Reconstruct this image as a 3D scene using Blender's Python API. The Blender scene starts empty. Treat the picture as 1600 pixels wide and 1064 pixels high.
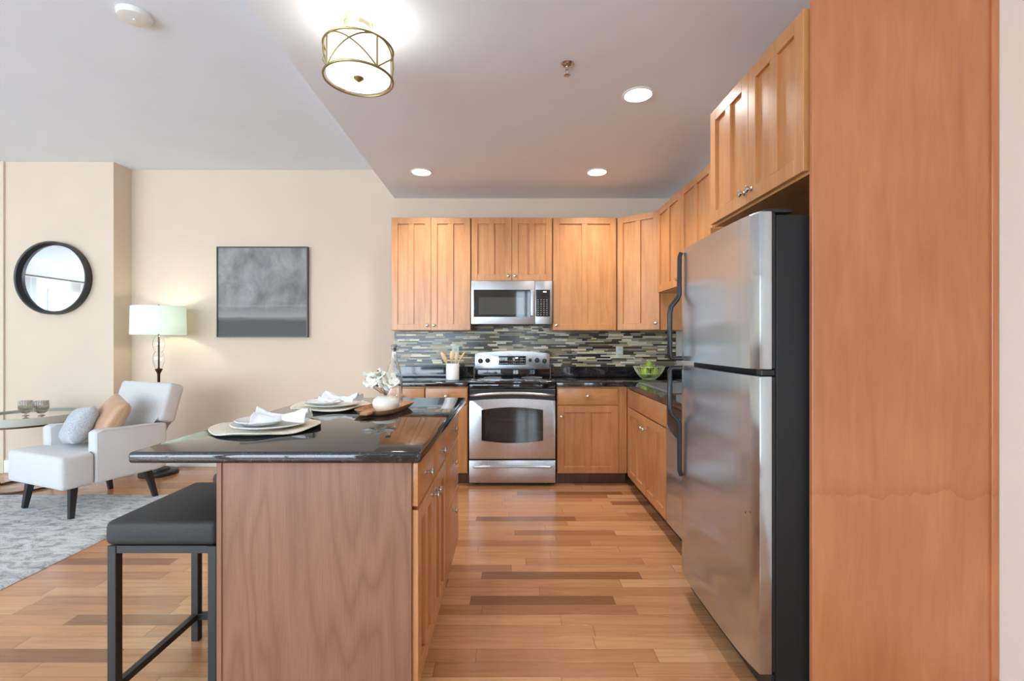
import bpy, bmesh, math, random
from mathutils import Matrix, Vector, noise
PI = math.pi
R = math.radians
scn = bpy.context.scene
C = scn.collection

# ------------------------------------------------------------------ camera, world, exposure
cam_d = bpy.data.cameras.new('camera'); cam = bpy.data.objects.new('camera', cam_d); C.objects.link(cam)
cam.location = (0, 0, 1.28); cam.rotation_euler = (R(90), 0, 0)
cam_d.sensor_width = 36; cam_d.lens = 36*750/1600; cam_d.clip_start = .05
scn.camera = cam
w = bpy.data.worlds.new('world'); scn.world = w; w.use_nodes = True
w.node_tree.nodes['Background'].inputs[0].default_value = (.85, .92, 1, 1)
w.node_tree.nodes['Background'].inputs[1].default_value = .6
scn.view_settings.view_transform = 'Standard'; scn.view_settings.look = 'None'
scn.view_settings.gamma = 1; scn.view_settings.use_curve_mapping = False
scn.view_settings.exposure = 0.30
WIN, WIN_L = 7.0, .55            # daylight radiance of the window panes: camera-side wall, far left wall
K = 1.0              # lamps
try:
    scn.cycles.max_bounces = 10; scn.cycles.diffuse_bounces = 6; scn.cycles.sample_clamp_indirect = 6
    scn.cycles.caustics_reflective = False; scn.cycles.caustics_refractive = False
except Exception: pass

# ------------------------------------------------------------------ helpers
def srgb(r, g, b):
    f = lambda c: c/12.92 if c <= .04045 else ((c+.055)/1.055)**2.4
    return (f(r/255), f(g/255), f(b/255), 1)

class N:
    """small node builder"""
    def __init__(s, name):
        s.m = bpy.data.materials.new(name); s.m.use_nodes = True
        s.nt = s.m.node_tree; s.b = s.nt.nodes['Principled BSDF']
    def n(s, t, **kw):
        x = s.nt.nodes.new('ShaderNode'+t)
        for k, v in kw.items(): setattr(x, k, v)
        return x
    def l(s, a, b): s.nt.links.new(a, b)
    def set(s, **kw):
        for k, v in kw.items(): s.b.inputs[k.replace('_', ' ')].default_value = v
        return s
    def coord(s, scale=(1,1,1), rot=(0,0,0), kind='Object'):
        tc = s.n('TexCoord'); mp = s.n('Mapping'); mp.inputs['Scale'].default_value = scale
        mp.inputs['Rotation'].default_value = rot
        s.l(tc.outputs[kind], mp.inputs['Vector']); return mp.outputs['Vector']
    def noise(s, vec, scale, detail=4, rough=.55, dist=0):
        x = s.n('TexNoise'); x.inputs['Scale'].default_value = scale; x.inputs['Detail'].default_value = detail
        x.inputs['Roughness'].default_value = rough; x.inputs['Distortion'].default_value = dist
        if vec is not None: s.l(vec, x.inputs['Vector'])
        return x.outputs['Fac']
    def ramp(s, fac, stops, interp='LINEAR'):
        x = s.n('ValToRGB'); e = x.color_ramp.elements; x.color_ramp.interpolation = interp
        while len(e) < len(stops): e.new(.5)
        for i, (p, c) in enumerate(stops): e[i].position = p; e[i].color = c
        s.l(fac, x.inputs[0]); return x.outputs[0]
    def math(s, op, a, b=None, clamp=False):
        x = s.n('Math', operation=op); x.use_clamp = clamp
        for i, v in enumerate((a, b)):
            if v is None: continue
            if isinstance(v, (int, float)): x.inputs[i].default_value = v
            else: s.l(v, x.inputs[i])
        return x.outputs[0]
    def mix(s, fac, a, b, mode='MIX'):
        x = s.n('Mix', data_type='RGBA', blend_type=mode)
        for i, v in ((0, fac), (6, a), (7, b)):
            if isinstance(v, (int, float)): x.inputs[i].default_value = v
            elif isinstance(v, tuple): x.inputs[i].default_value = v
            else: s.l(v, x.inputs[i])
        return x.outputs[2]
    def bump(s, h, strength=.2, dist=.01):
        x = s.n('Bump'); x.inputs['Strength'].default_value = strength; x.inputs['Distance'].default_value = dist
        s.l(h, x.inputs['Height']); s.l(x.outputs[0], s.b.inputs['Normal'])
    def col(s, c): s.l(c, s.b.inputs['Base Color'])

def plain(name, c, rough=.5, metal=0, coat=0, **kw):
    x = N(name); x.set(Base_Color=c, Roughness=rough, Metallic=metal, Coat_Weight=coat, **kw); return x.m
def emit(name, c, strength, base=None):
    x = N(name); x.set(Base_Color=base or c, Roughness=.6, Emission_Color=c, Emission_Strength=strength); return x.m
def paint(name, c, rough=.75, bump=.04):
    x = N(name); x.set(Roughness=rough); v = x.coord()
    f = x.noise(v, 2.2, 3); d = tuple(k*.965 for k in c[:3])+(1,)
    x.col(x.ramp(f, [(.3, d), (.7, c)])); x.bump(x.noise(v, 160, 3), bump, .004); return x.m
def wood(name, c1, c2, c3, grain=(14, 14, 1.1), rough=.33, coat=.35, blotch=2.5):
    x = N(name); x.set(Roughness=rough, Coat_Weight=coat, Coat_Roughness=.22)
    v = x.coord(grain); f = x.noise(v, 3.0, 7, .6, .6)
    v2 = x.coord((1, 1, .5)); g = x.noise(v2, blotch, 4, .6, .3)
    a = x.ramp(f, [(.25, c1), (.5, c2), (.78, c3)])
    b = x.ramp(g, [(.3, (.80, .76, .72, 1)), (.65, (1.06, 1.06, 1.06, 1))])
    x.col(x.mix(1.0, a, b, 'MULTIPLY')); x.bump(f, .05, .003); return x.m
def granite(name):
    x = N(name); x.set(Roughness=.06, IOR=1.72)
    v = x.coord(); f = x.noise(v, 55, 6, .7); g = x.noise(v, 240, 3, .6)
    a = x.ramp(f, [(.42, (.006, .006, .007, 1)), (.58, (.018, .018, .020, 1)), (.72, (.055, .055, .06, 1))])
    b = x.ramp(g, [(.60, (0, 0, 0, 1)), (.72, (.10, .10, .11, 1))])
    x.col(x.mix(1.0, a, b, 'ADD')); return x.m
def steel(name, c=.55, rough=.3, axis=(1, 1, 60), wav=0, wavscale=(1, .25, 5)):
    x = N(name); x.set(Metallic=1.0, Roughness=rough)
    v = x.coord(axis); f = x.noise(v, 18, 3, .6)
    x.col(x.ramp(f, [(.3, (c*.9, c*.93, c*.97, 1)), (.7, (c, c*1.03, c*1.08, 1))]))
    x.l(x.ramp(f, [(.3, (rough-.05,)*3+(1,)), (.7, (rough+.07,)*3+(1,))]), x.b.inputs['Roughness'])
    if wav: x.bump(x.noise(x.coord(wavscale), 1.3, 2, .5), wav, .02)
    else: x.bump(f, .03, .002)
    return x.m
def fabric(name, c, c2, scale=420, bump=.25, rough=.95, sheen=.2):
    x = N(name); x.set(Roughness=rough, Sheen_Weight=sheen); v = x.coord()
    f = x.noise(v, scale, 3, .7); x.col(x.ramp(f, [(.35, c2), (.65, c)])); x.bump(f, bump, .003); return x.m
def glassm(name, tint=(1, 1, 1, 1), rough=.02, ior=1.45):
    x = N(name); x.set(Base_Color=tint, Roughness=rough, Transmission_Weight=1.0, IOR=ior); return x.m

M = {}
M['wall'] = paint('beige wall paint', srgb(217, 199, 178))
M['ceil'] = paint('white ceiling paint', srgb(232, 241, 252), .85)
M['trimw'] = paint('white trim paint', srgb(240, 240, 238), .4, .01)
M['wallw'] = paint('pale wall paint', srgb(236, 228, 216))
M['maple'] = wood('honey maple cabinet wood', srgb(182, 122, 74), srgb(196, 138, 87), srgb(206, 150, 99), (10, 10, .9))
M['maple_h'] = wood('honey maple horizontal grain', srgb(182, 122, 74), srgb(196, 138, 87), srgb(206, 150, 99), (3, 3, 10))
M['panel'] = wood('reddish maple end panel wood', srgb(182, 112, 71), srgb(193, 122, 79), srgb(202, 133, 89), (7, 7, .9), .35, .3, 1.8)
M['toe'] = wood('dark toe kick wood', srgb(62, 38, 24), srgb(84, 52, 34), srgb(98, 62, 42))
M['inner'] = plain('cabinet inside shade wood', srgb(150, 105, 68), .6)
x = N('walnut laminate end panel'); x.set(Roughness=.42, Coat_Weight=.1)
v = x.coord((1.0, 1.0, .13)); f0 = x.noise(v, 4.6, 2, .45, .25)
rg_ = x.math('FRACT', x.math('MULTIPLY', f0, 11.0))
rg_ = x.math('ABSOLUTE', x.math('SUBTRACT', rg_, .5))
g = x.noise(x.coord((120, 120, 2.6)), 3, 5, .7)
a = x.ramp(rg_, [(.0, srgb(130, 88, 66)), (.2, srgb(139, 96, 73)), (.5, srgb(144, 101, 78))])
b = x.ramp(g, [(.3, (.80, .78, .76, 1)), (.6, (1.04, 1.04, 1.04, 1))])
x.col(x.mix(1.0, a, b, 'MULTIPLY')); x.bump(g, .04, .002); M['walnut'] = x.m
M['granite'] = granite('black speckled granite')
M['steel'] = steel('brushed stainless steel', .62, .3, (60, 1, 1))
x = N('brushed stainless fridge door'); x.set(Metallic=1.0, Base_Color=(.60, .645, .69, 1), Roughness=.25, Anisotropic=.7)
tg = x.n('Tangent', direction_type='RADIAL', axis='Z'); x.l(tg.outputs[0], x.b.inputs['Tangent'])
x.bump(x.noise(x.coord((.3, .5, 3.4)), 1.6, 1, .5), .75, .02); M['steel_v'] = x.m
M['steel_e'] = steel('satin steel door edge', .60, .38, (1, 1, 30))
M['steel_w'] = steel('warm stainless steel', .60, .32, (1, 1, 60))
M['nickel'] = plain('satin nickel', (.62, .58, .52, 1), .22, 1)
M['black_gloss'] = plain('black glass', (.012, .012, .013, 1), .05, 0, .5)
M['black'] = plain('black plastic', (.014, .014, .015, 1), .35)
M['black_tex'] = plain('textured black fridge side', (.013, .013, .014, 1), .5, Specular_IOR_Level=.35)
M['dark_metal'] = plain('black powder coated metal', (.018, .019, .02, 1), .42)
M['grey_mark'] = plain('pale grey marking', (.45, .45, .44, 1), .6)
M['oven_glass'] = plain('smoked oven glass', (.035, .035, .035, 1), .06, 0, .4)
M['mw_glass'] = plain('smoked microwave glass', (.05, .052, .045, 1), .05, 0, .6)
M['white'] = plain('white glazed ceramic', srgb(238, 238, 234), .18, 0, .4)
M['cream'] = plain('cream glazed ceramic', srgb(246, 242, 232), .3, 0, .2)
M['plastic_w'] = plain('white plastic', srgb(226, 228, 222), .4)
M['spoon'] = wood('pale utensil wood', srgb(196, 160, 110), srgb(214, 180, 130), srgb(226, 196, 150))
M['tray'] = wood('warm tray wood', srgb(184, 128, 86), srgb(206, 154, 110), srgb(220, 174, 132), (5, 20, 20), .4, .1)
M['pear'] = fabric('green pear skin', srgb(160, 190, 40), srgb(140, 172, 30), 60, .02, .35, 0)
M['wire'] = plain('cream coated wire', srgb(214, 216, 176), .35, .3)
M['straw'] = fabric('woven straw', srgb(252, 246, 232), srgb(232, 222, 198), 260, .9, .9, 0)
M['linen'] = fabric('white linen', srgb(240, 240, 240), srgb(226, 226, 228), 500, .15, .95)
M['petal'] = plain('white petals', srgb(248, 246, 236), .6, Subsurface_Weight=.1)
M['stem'] = plain('brown stem', srgb(110, 88, 60), .7)
M['bud'] = plain('brown buds', srgb(126, 92, 66), .7)
M['chair'] = fabric('pale grey chair fabric', srgb(216, 214, 212), srgb(190, 189, 188), 380, .4)
M['leg'] = plain('black stained wood', (.016, .016, .017, 1), .4)
M['pillow_g'] = fabric('fluffy grey fabric', srgb(196, 199, 203), srgb(160, 164, 170), 110, .9)
M['satin'] = fabric('tan satin', srgb(190, 148, 112), srgb(180, 138, 102), 300, .04, .42, .3)
M['satin2'] = fabric('pale tan backing', srgb(196, 170, 136), srgb(186, 160, 126), 300, .04, .5, .3)
M['leather'] = fabric('charcoal leatherette', (.030, .030, .031, 1), (.020, .020, .021, 1), 160, .25, .65, 0)
M['bronze'] = plain('dark bronze metal', srgb(74, 58, 46), .35, .8)
M['table_band'] = plain('grey washed band', srgb(178, 174, 162), .5)
M['glass'] = glassm('clear glass')
M['glass_smoke'] = glassm('smoke grey glass', (.62, .62, .6, 1))
M['glass_top'] = glassm('table top glass', (.86, .92, .9, 1))
M['mirror'] = plain('mirror silver', (.62, .63, .65, 1), .0, 1)
M['brass'] = plain('aged brass metal', srgb(150, 136, 92), .35, .8)
M['brass_pale'] = plain('pale nickel canopy', srgb(196, 190, 164), .3, .7)
M['pane'] = emit('bright daylight pane', (.70, .87, 1, 1), WIN)
M['pane_l'] = emit('soft daylight pane', (.80, .91, 1, 1), WIN_L)
M['bulb_disc'] = emit('glowing downlight lens', (1, .96, .9, 1), 10)
M['shade_glow'] = emit('glowing cream drum shade', (1, .95, .82, 1), .8)
M['diff_glow'] = emit('glowing frosted diffuser', (1, .95, .84, 1), .74)
x = N('pale mint lamp shade'); x.set(Base_Color=srgb(230, 240, 236), Roughness=.9)
tr = x.n('BsdfTranslucent'); tr.inputs[0].default_value = srgb(228, 240, 235)
mx = x.n('MixShader'); mx.inputs[0].default_value = .5
x.l(x.b.outputs[0], mx.inputs[1]); x.l(tr.outputs[0], mx.inputs[2]); x.l(mx.outputs[0], x.nt.nodes['Material Output'].inputs[0])
M['shade'] = x.m
x = N('sheer white curtain'); x.set(Base_Color=(.85, .85, .84, 1), Roughness=.9)
tr = x.n('BsdfTranslucent'); tr.inputs[0].default_value = (.8, .8, .8, 1); mx = x.n('MixShader'); mx.inputs[0].default_value = .5
x.l(x.b.outputs[0], mx.inputs[1]); x.l(tr.outputs[0], mx.inputs[2]); x.l(mx.outputs[0], x.nt.nodes['Material Output'].inputs[0])
M['curtain'] = x.m
# hardwood floor: random planks running left to right
x = N('oiled hardwood planks'); x.set(Roughness=.2, Coat_Weight=.35, Coat_Roughness=.1)
tc = x.n('TexCoord'); sp = x.n('SeparateXYZ'); x.l(tc.outputs['Object'], sp.inputs[0])
X, Y = sp.outputs[0], sp.outputs[1]
ry = x.math('DIVIDE', Y, .083); row = x.math('FLOOR', ry); fy = x.math('FRACT', ry)
wn = x.n('TexWhiteNoise', noise_dimensions='1D'); x.l(row, wn.inputs['W'])
ln = x.math('ADD', x.math('MULTIPLY', wn.outputs['Value'], .45), .62)
rx = x.math('ADD', x.math('DIVIDE', X, ln), x.math('MULTIPLY', wn.outputs['Value'], 37.3))
pl = x.math('FLOOR', rx); fx = x.math('FRACT', rx)
cb = x.n('CombineXYZ'); x.l(row, cb.inputs[0]); x.l(pl, cb.inputs[1])
w2 = x.n('TexWhiteNoise', noise_dimensions='3D'); x.l(cb.outputs[0], w2.inputs['Vector'])
base = x.ramp(w2.outputs['Value'], [(0, srgb(140, 94, 62)), (.10, srgb(168, 116, 78)), (.35, srgb(187, 132, 90)), (.75, srgb(200, 146, 102)), (1, srgb(211, 162, 117))])
# grain, shifted per plank
sc = x.n('VectorMath', operation='MULTIPLY_ADD'); x.l(tc.outputs['Object'], sc.inputs[0]); sc.inputs[1].default_value = (2.2, 30, 1)
x.l(w2.outputs['Color'], sc.inputs[2])
ad = x.n('VectorMath', operation='MULTIPLY_ADD'); x.l(w2.outputs['Color'], ad.inputs[0]); ad.inputs[1].default_value = (40, 40, 40); x.l(sc.outputs[0], ad.inputs[2])
gr = x.noise(ad.outputs[0], 1.3, 6, .62, .8)
gc = x.ramp(gr, [(.28, (.74, .70, .66, 1)), (.5, (.97, .96, .95, 1)), (.75, (1.10, 1.08, 1.06, 1))])
colr = x.mix(1.0, base, gc, 'MULTIPLY')
ey = x.math('MINIMUM', fy, x.math('SUBTRACT', 1.0, fy)); ex = x.math('MINIMUM', fx, x.math('SUBTRACT', 1.0, fx))
gap = x.math('MINIMUM', x.math('MULTIPLY', ey, 60), x.math('MULTIPLY', ex, 420), True)
x.col(x.mix(gap, (.13, .07, .04, 1), colr)); x.bump(gap, .3, .001)
x.l(x.ramp(gr, [(.3, (.28,)*3+(1,)), (.7, (.20,)*3+(1,))]), x.b.inputs['Roughness'])
M['floor'] = x.m
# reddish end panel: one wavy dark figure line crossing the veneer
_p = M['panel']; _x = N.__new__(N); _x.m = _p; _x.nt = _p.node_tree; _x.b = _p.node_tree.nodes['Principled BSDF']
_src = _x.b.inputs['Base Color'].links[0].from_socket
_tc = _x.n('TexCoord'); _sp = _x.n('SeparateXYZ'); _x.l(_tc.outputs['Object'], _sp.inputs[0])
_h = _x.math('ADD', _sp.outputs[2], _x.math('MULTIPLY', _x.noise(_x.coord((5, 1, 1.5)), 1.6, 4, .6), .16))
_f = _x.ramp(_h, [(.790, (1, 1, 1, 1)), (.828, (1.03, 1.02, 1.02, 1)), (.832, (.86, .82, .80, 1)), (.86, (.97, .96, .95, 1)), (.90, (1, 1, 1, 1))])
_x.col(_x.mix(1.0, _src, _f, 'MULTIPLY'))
# rug
x = N('grey and white streaked rug pile'); x.set(Roughness=1.0, Sheen_Weight=.3)
v = x.coord((1, 2.2, 1), (0, 0, R(18))); f = x.noise(v, 8.0, 9, .78, .8); g = x.noise(x.coord(), 150, 3, .7)
a = x.ramp(f, [(.33, srgb(104, 105, 108)), (.44, srgb(184, 184, 185)), (.54, srgb(236, 236, 236)), (.75, srgb(248, 247, 245))])
b = x.ramp(g, [(.3, (.78, .78, .78, 1)), (.65, (1.04, 1.04, 1.04, 1))]); x.col(x.mix(1.0, a, b, 'MULTIPLY')); x.bump(g, 1.0, .012)
M['rug'] = x.m
# abstract seascape painting (local z runs 0..0.92 bottom to top, x -0.46..0.46)
x = N('grey abstract seascape canvas'); x.set(Roughness=.75)
tc = x.n('TexCoord'); sp = x.n('SeparateXYZ'); x.l(tc.outputs['Object'], sp.inputs[0])
n1 = x.noise(x.coord((1.5, 1, 1.1)), 3.2, 8, .6, .35)
n2 = x.noise(x.coord((1, 1, 7)), 2.2, 5, .6, .5)
zz = x.math('ADD', sp.outputs[2], x.math('MULTIPLY', x.math('SUBTRACT', n2, .5), .06))
sky = x.ramp(n1, [(.3, srgb(100, 101, 102)), (.5, srgb(132, 132, 133)), (.72, srgb(164, 164, 164))])
hor = x.ramp(zz, [(0, srgb(88, 89, 90)), (.16, srgb(84, 85, 86)), (.185, srgb(108, 108, 108)), (.215, srgb(150, 150, 150)), (.30, srgb(118, 118, 119)), (.34, srgb(255, 255, 255))])
msk = x.ramp(zz, [(.24, (0, 0, 0, 1)), (.33, (1, 1, 1, 1))])
x.col(x.mix(msk, hor, sky)); x.bump(n1, .1, .004); M['canvas'] = x.m
TILES = [plain('mosaic glass '+n, c, .2, 0, .1) for n, c in (
    ('charcoal', srgb(44, 40, 38)), ('brown', srgb(74, 64, 56)), ('slate', srgb(126, 120, 108)), ('grey', srgb(160, 155, 138)),
    ('pale', srgb(216, 209, 186)), ('sand', srgb(190, 172, 134)), ('olive', srgb(146, 130, 88)), ('ivory', srgb(240, 226, 190)))]
M['grout'] = plain('grey grout', srgb(120, 118, 112), .9)

class MB:
    """collects shapes, links them as ONE mesh object"""
    def __init__(s, M=None): s.bm = bmesh.new(); s.M = M or Matrix(); s.mi = 0
    def _fin(s, vs, fs=None):
        bmesh.ops.transform(s.bm, matrix=s.M, verts=vs)
        return s
    def box(s, x0, x1, y0, y1, z0, z1, bev=0, seg=2):
        co = [(x, y, z) for x in (x0, x1) for y in (y0, y1) for z in (z0, z1)]
        vs = [s.bm.verts.new(c) for c in co]
        fs = [s.bm.faces.new([vs[i] for i in q]) for q in ((0,1,3,2), (4,6,7,5), (0,4,5,1), (2,3,7,6), (0,2,6,4), (1,5,7,3))]
        for f in fs: f.material_index = s.mi
        if bev:
            es = list({e for f in fs for e in f.edges})
            r = bmesh.ops.bevel(s.bm, geom=es, offset=bev, segments=seg, profile=.5, affect='EDGES', clamp_overlap=True)
            vs = list({v for f in r['faces'] for v in f.verts} | {v for v in vs if v.is_valid} | {v for f in fs if f.is_valid for v in f.verts})
            for f in r['faces']: f.material_index = s.mi
        return s._fin(vs)
    def lathe(s, prof, seg=32, c=(0,0,0), axis='z', sx=1, sy=1):
        rings = []; allv = []
        def pt(r, z, a):
            p = (r*math.cos(a)*sx, r*math.sin(a)*sy, z)
            if axis == 'y': p = (p[0], -p[2], p[1])       # height grows toward -y
            elif axis == 'x': p = (p[2], p[0], p[1])
            return (p[0]+c[0], p[1]+c[1], p[2]+c[2])
        for r, z in prof:
            if r < 1e-6: ring = [s.bm.verts.new(pt(0, z, 0))]
            else: ring = [s.bm.verts.new(pt(r, z, 2*PI*i/seg)) for i in range(seg)]
            rings.append(ring); allv += ring
        for a, b in zip(rings, rings[1:]):
            for i in range(seg):
                j = (i+1) % seg
                if len(a) == 1 and len(b) == 1: continue
                if len(a) == 1: q = [a[0], b[j], b[i]]
                elif len(b) == 1: q = [a[i], a[j], b[0]]
                else: q = [a[i], a[j], b[j], b[i]]
                f = s.bm.faces.new(q); f.material_index = s.mi
        for ring, rev in ((rings[0], True), (rings[-1], False)):
            if len(ring) > 1 and getattr(s, 'cap', True):
                f = s.bm.faces.new(ring[::-1] if rev else ring); f.material_index = s.mi
        return s._fin(allv)
    def tube(s, pts, r, seg=8, closed=False, sq=False):
        P = [Vector(p) for p in pts]; n = len(P); rings = []; allv = []
        rr = r if isinstance(r, (list, tuple)) else [r]*n
        t0 = ((P[1]-P[0])).normalized(); up = Vector((0,0,1)) if abs(t0.z) < .9 else Vector((0,1,0))
        u = t0.cross(up).normalized()
        for i in range(n):
            if closed: t = (P[(i+1) % n]-P[i-1]).normalized()
            else: t = (P[min(i+1, n-1)]-P[max(i-1, 0)]).normalized()
            u = (u - t*u.dot(t)).normalized(); v = t.cross(u)
            k = rr[i]
            ring = [s.bm.verts.new(P[i]+u*math.cos(2*PI*(j+.5*sq)/seg)*k+v*math.sin(2*PI*(j+.5*sq)/seg)*k) for j in range(seg)]
            rings.append(ring); allv += ring
        for i in range(n if closed else n-1):
            a, b = rings[i], rings[(i+1) % n]
            for j in range(seg):
                f = s.bm.faces.new([a[j], a[(j+1) % seg], b[(j+1) % seg], b[j]]); f.material_index = s.mi
        if not closed: s.bm.faces.new(rings[0][::-1]); s.bm.faces.new(rings[-1])
        return s._fin(allv)
    def ring(s, R_, r, c=(0,0,0), seg=48, tseg=8, sz=1):
        return s.tube([(c[0]+R_*math.cos(2*PI*i/seg), c[1]+R_*math.sin(2*PI*i/seg), c[2]) for i in range(seg)], r, tseg, True)
    def prism(s, poly, z0, z1, bev=0, seg=2):
        a = [s.bm.verts.new((p[0], p[1], z0)) for p in poly]; b = [s.bm.verts.new((p[0], p[1], z1)) for p in poly]
        n = len(poly); fs = [s.bm.faces.new(a[::-1]), s.bm.faces.new(b)]
        fs += [s.bm.faces.new([a[i], a[(i+1) % n], b[(i+1) % n], b[i]]) for i in range(n)]
        for f in fs: f.material_index = s.mi
        vs = a+b
        if bev:
            es = list({e for f in fs for e in f.edges})
            r = bmesh.ops.bevel(s.bm, geom=es, offset=bev, segments=seg, profile=.5, affect='EDGES')
            vs = list({v for f in r['faces'] for v in f.verts} | {v for f in fs if f.is_valid for v in f.verts})
        return s._fin(vs)
    def sheet(s, fn, nu, nv, wrap=False):
        g = [[s.bm.verts.new(fn(i/nu, j/nv)) for j in range(nv+1)] for i in range(nu+(0 if wrap else 1))]
        for i in range(nu):
            for j in range(nv):
                i2 = (i+1) % len(g) if wrap else i+1
                f = s.bm.faces.new([g[i][j], g[i2][j], g[i2][j+1], g[i][j+1]]); f.material_index = s.mi
        return s._fin([v for r_ in g for v in r_])

def build(name, mb, mats, parent=None, world=True, sharp=34, label=None, weld=False):
    bm = mb.bm
    if weld: bmesh.ops.remove_doubles(bm, verts=bm.verts, dist=1e-5)
    bmesh.ops.recalc_face_normals(bm, faces=bm.faces)
    if parent and world: bmesh.ops.transform(bm, matrix=WM(parent).inverted(), verts=bm.verts)
    me = bpy.data.meshes.new(name); bm.to_mesh(me); bm.free()
    for m in (mats if isinstance(mats, (list, tuple)) else [mats]): me.materials.append(M[m] if isinstance(m, str) else m)
    me.shade_smooth(); me.set_sharp_from_angle(angle=R(sharp))
    o = bpy.data.objects.new(name, me); C.objects.link(o)
    if parent: o.parent = parent
    if label: o['label'] = label
    return o
def WM(o):
    m = Matrix.Translation(o.location) @ o.rotation_euler.to_matrix().to_4x4()
    return WM(o.parent) @ m if o.parent else m
def tag(o, label, cat, group=None):
    o['label'] = label; o['category'] = cat
    if group: o['group'] = group
    return o
def thing(name, label, cat, loc=(0,0,0), rz=0, group=None):
    o = bpy.data.objects.new(name, None); C.objects.link(o); o.empty_display_size = .05
    o.location = loc; o.rotation_euler = (0, 0, rz); return tag(o, label, cat, group)
def struct(name, mb, m, parent=None, **kw):
    o = build(name, mb, m, parent, **kw)
    if not parent: o['kind'] = 'structure'
    return o
def copy_tree(o, parent=None):
    c = o.copy(); C.objects.link(c)
    if parent: c.parent = parent
    for ch in [k for k in C.objects if k.parent == o]: copy_tree(ch, c)
    return c
def solid(o, t, off=0):
    m = o.modifiers.new('thickness', 'SOLIDIFY'); m.thickness = t; m.offset = off; return o
def face_m(origin, u):
    """local (u right, d inward, v up) -> world for a vertical face; u is a horizontal unit vector"""
    u = Vector((u[0], u[1], 0)).normalized(); v = Vector((0,0,1)); d = v.cross(u)
    m = Matrix((( u.x, d.x, v.x, origin[0]), (u.y, d.y, v.y, origin[1]), (u.z, d.z, v.z, origin[2]), (0,0,0,1)))
    return m

# ------------------------------------------------------------------ the setting
YW, XR, ZC, ZK = 4.87, 1.664, 3.01, 2.72
XL, YF = -10.0, -2.5
struct('floor', MB().box(XL, XR, YF, 5.0, -.05, 0), 'floor')
struct('ceiling', MB().box(XL, XR, YF, 5.0, ZC, ZC+.05), 'ceil')
struct('ceiling.001', MB().prism([(-1.19, YW), (-1.037, YF), (XR, YF), (XR, YW)], ZK, ZC-.001), 'ceil')
struct('wall_back', MB().box(-3.86, XR+.1, YW, YW+.12, 0, ZC), 'wall')
struct('wall_back_left', MB().box(XL, -3.86, 4.65, YW+.12, 0, ZC), 'wall')
struct('wall_right', MB().box(XR, XR+.1, YF, YW, 0, ZC), 'wallw')
struct('trim_1', MB().box(-5.2, -4.91, 4.632, 4.6495, 0, ZC-.001), plain('beige trim paint', srgb(216, 200, 180), .7))
bb = lambda x0, x1, y0, y1: MB().box(x0, x1, y0, y1, 0, .125, .006)
struct('baseboard_back', bb(-3.845, -1.20, YW-.016, YW), 'trimw')
struct('baseboard_left', bb(-4.91, -3.86, 4.634, 4.65), 'trimw')
struct('baseboard_return', bb(-3.86, -3.845, 4.634, YW), 'trimw')
struct('baseboard_right', bb(XR-.016, XR, YF, 1.63), 'trimw')

def holed_wall(name, along, fixed0, fixed1, a0, a1, holes, m):
    """wall running along x or y with rectangular openings (a, b, z0, z1)"""
    mb = MB(); cur = a0
    def bx(p, q, z0, z1):
        if q-p < 1e-4 or z1-z0 < 1e-4: return
        if along == 'x': mb.box(p, q, fixed0, fixed1, z0, z1)
        else: mb.box(fixed0, fixed1, p, q, z0, z1)
    for a, b, z0, z1 in sorted(holes):
        bx(cur, a, 0, ZC); bx(a, b, 0, z0); bx(a, b, z1, ZC); cur = b
    bx(cur, a1, 0, ZC); return struct(name, mb, m)
fw = [(.05, .62, .3, 2.5), (-3.9, -1.1, .15, 2.75), (-6.9, -4.1, .15, 2.75), (-9.8, -7.1, .15, 2.75)]  # the wide ones are unseen, added and enlarged to light the room evenly
lw = [(-2.0, -.3, .3, 2.45), (.3, 2.0, .3, 2.45), (2.5, 4.2, .3, 2.45)]
holed_wall('wall_front', 'x', YF-.12, YF, XL, XR, fw, 'wallw')
holed_wall('wall_left', 'y', XL-.12, XL, YF, 4.65, lw, 'wallw')
wi = 0
def window(along, a, b, z0, z1, f, sgn):
    """a framed window with one mullion; panes glow with daylight"""
    global wi; wi += 1
    fr = MB(); pn = MB(); mid = (a+b)/2
    def bx(mb, p, q, u0, u1, h0, h1):
        if along == 'x': mb.box(p, q, min(u0, u1), max(u0, u1), h0, h1)
        else: mb.box(min(u0, u1), max(u0, u1), p, q, h0, h1)
    d0, d1 = f-sgn*.02, f-sgn*.08
    for p, q, h0, h1 in ((a, a+.06, z0, z1), (b-.06, b, z0, z1), (mid-.03, mid+.03, z0+.06, z1-.06), (a+.06, b-.06, z0, z0+.06), (a+.06, b-.06, z1-.06, z1)):
        bx(fr, p, q, d0, d1, h0, h1)
    bx(pn, a+.06, mid-.03, f-sgn*.045, f-sgn*.055, z0+.06, z1-.06); bx(pn, mid+.03, b-.06, f-sgn*.045, f-sgn*.055, z0+.06, z1-.06)
    o = struct('window_%d' % wi, fr, 'trimw'); build('pane', pn, 'pane' if along == 'x' else 'pane_l', o, world=False)
for h in fw: window('x', *h, YF, 1)
for h in lw: window('y', *h, XL, 1)
# panelled door behind the camera (seen in the microwave's glass)
d = MB().box(-.85, -.06, YF+.002, YF+.04, .005, 2.06)
for z0, z1 in ((.2, .95), (1.1, 1.9)):
    for x0, x1 in ((-.76, -.50), (-.42, -.16)):
        d.box(x0, x1, YF+.04, YF+.048, z0, z1, .004)
do = struct('door_1', d, 'trimw')
build('handle', MB().tube([(-.80, YF+.04, 1.0), (-.80, YF+.1, 1.0), (-.69, YF+.1, 1.0)], .011), 'nickel', do, world=False)
cs = MB().box(-.95, -.86, YF, YF+.03, 0, 2.16).box(-.055, .03, YF, YF+.03, 0, 2.16).box(-.86, -.055, YF, YF+.03, 2.07, 2.16)
struct('trim_2', cs, 'trimw')
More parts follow.
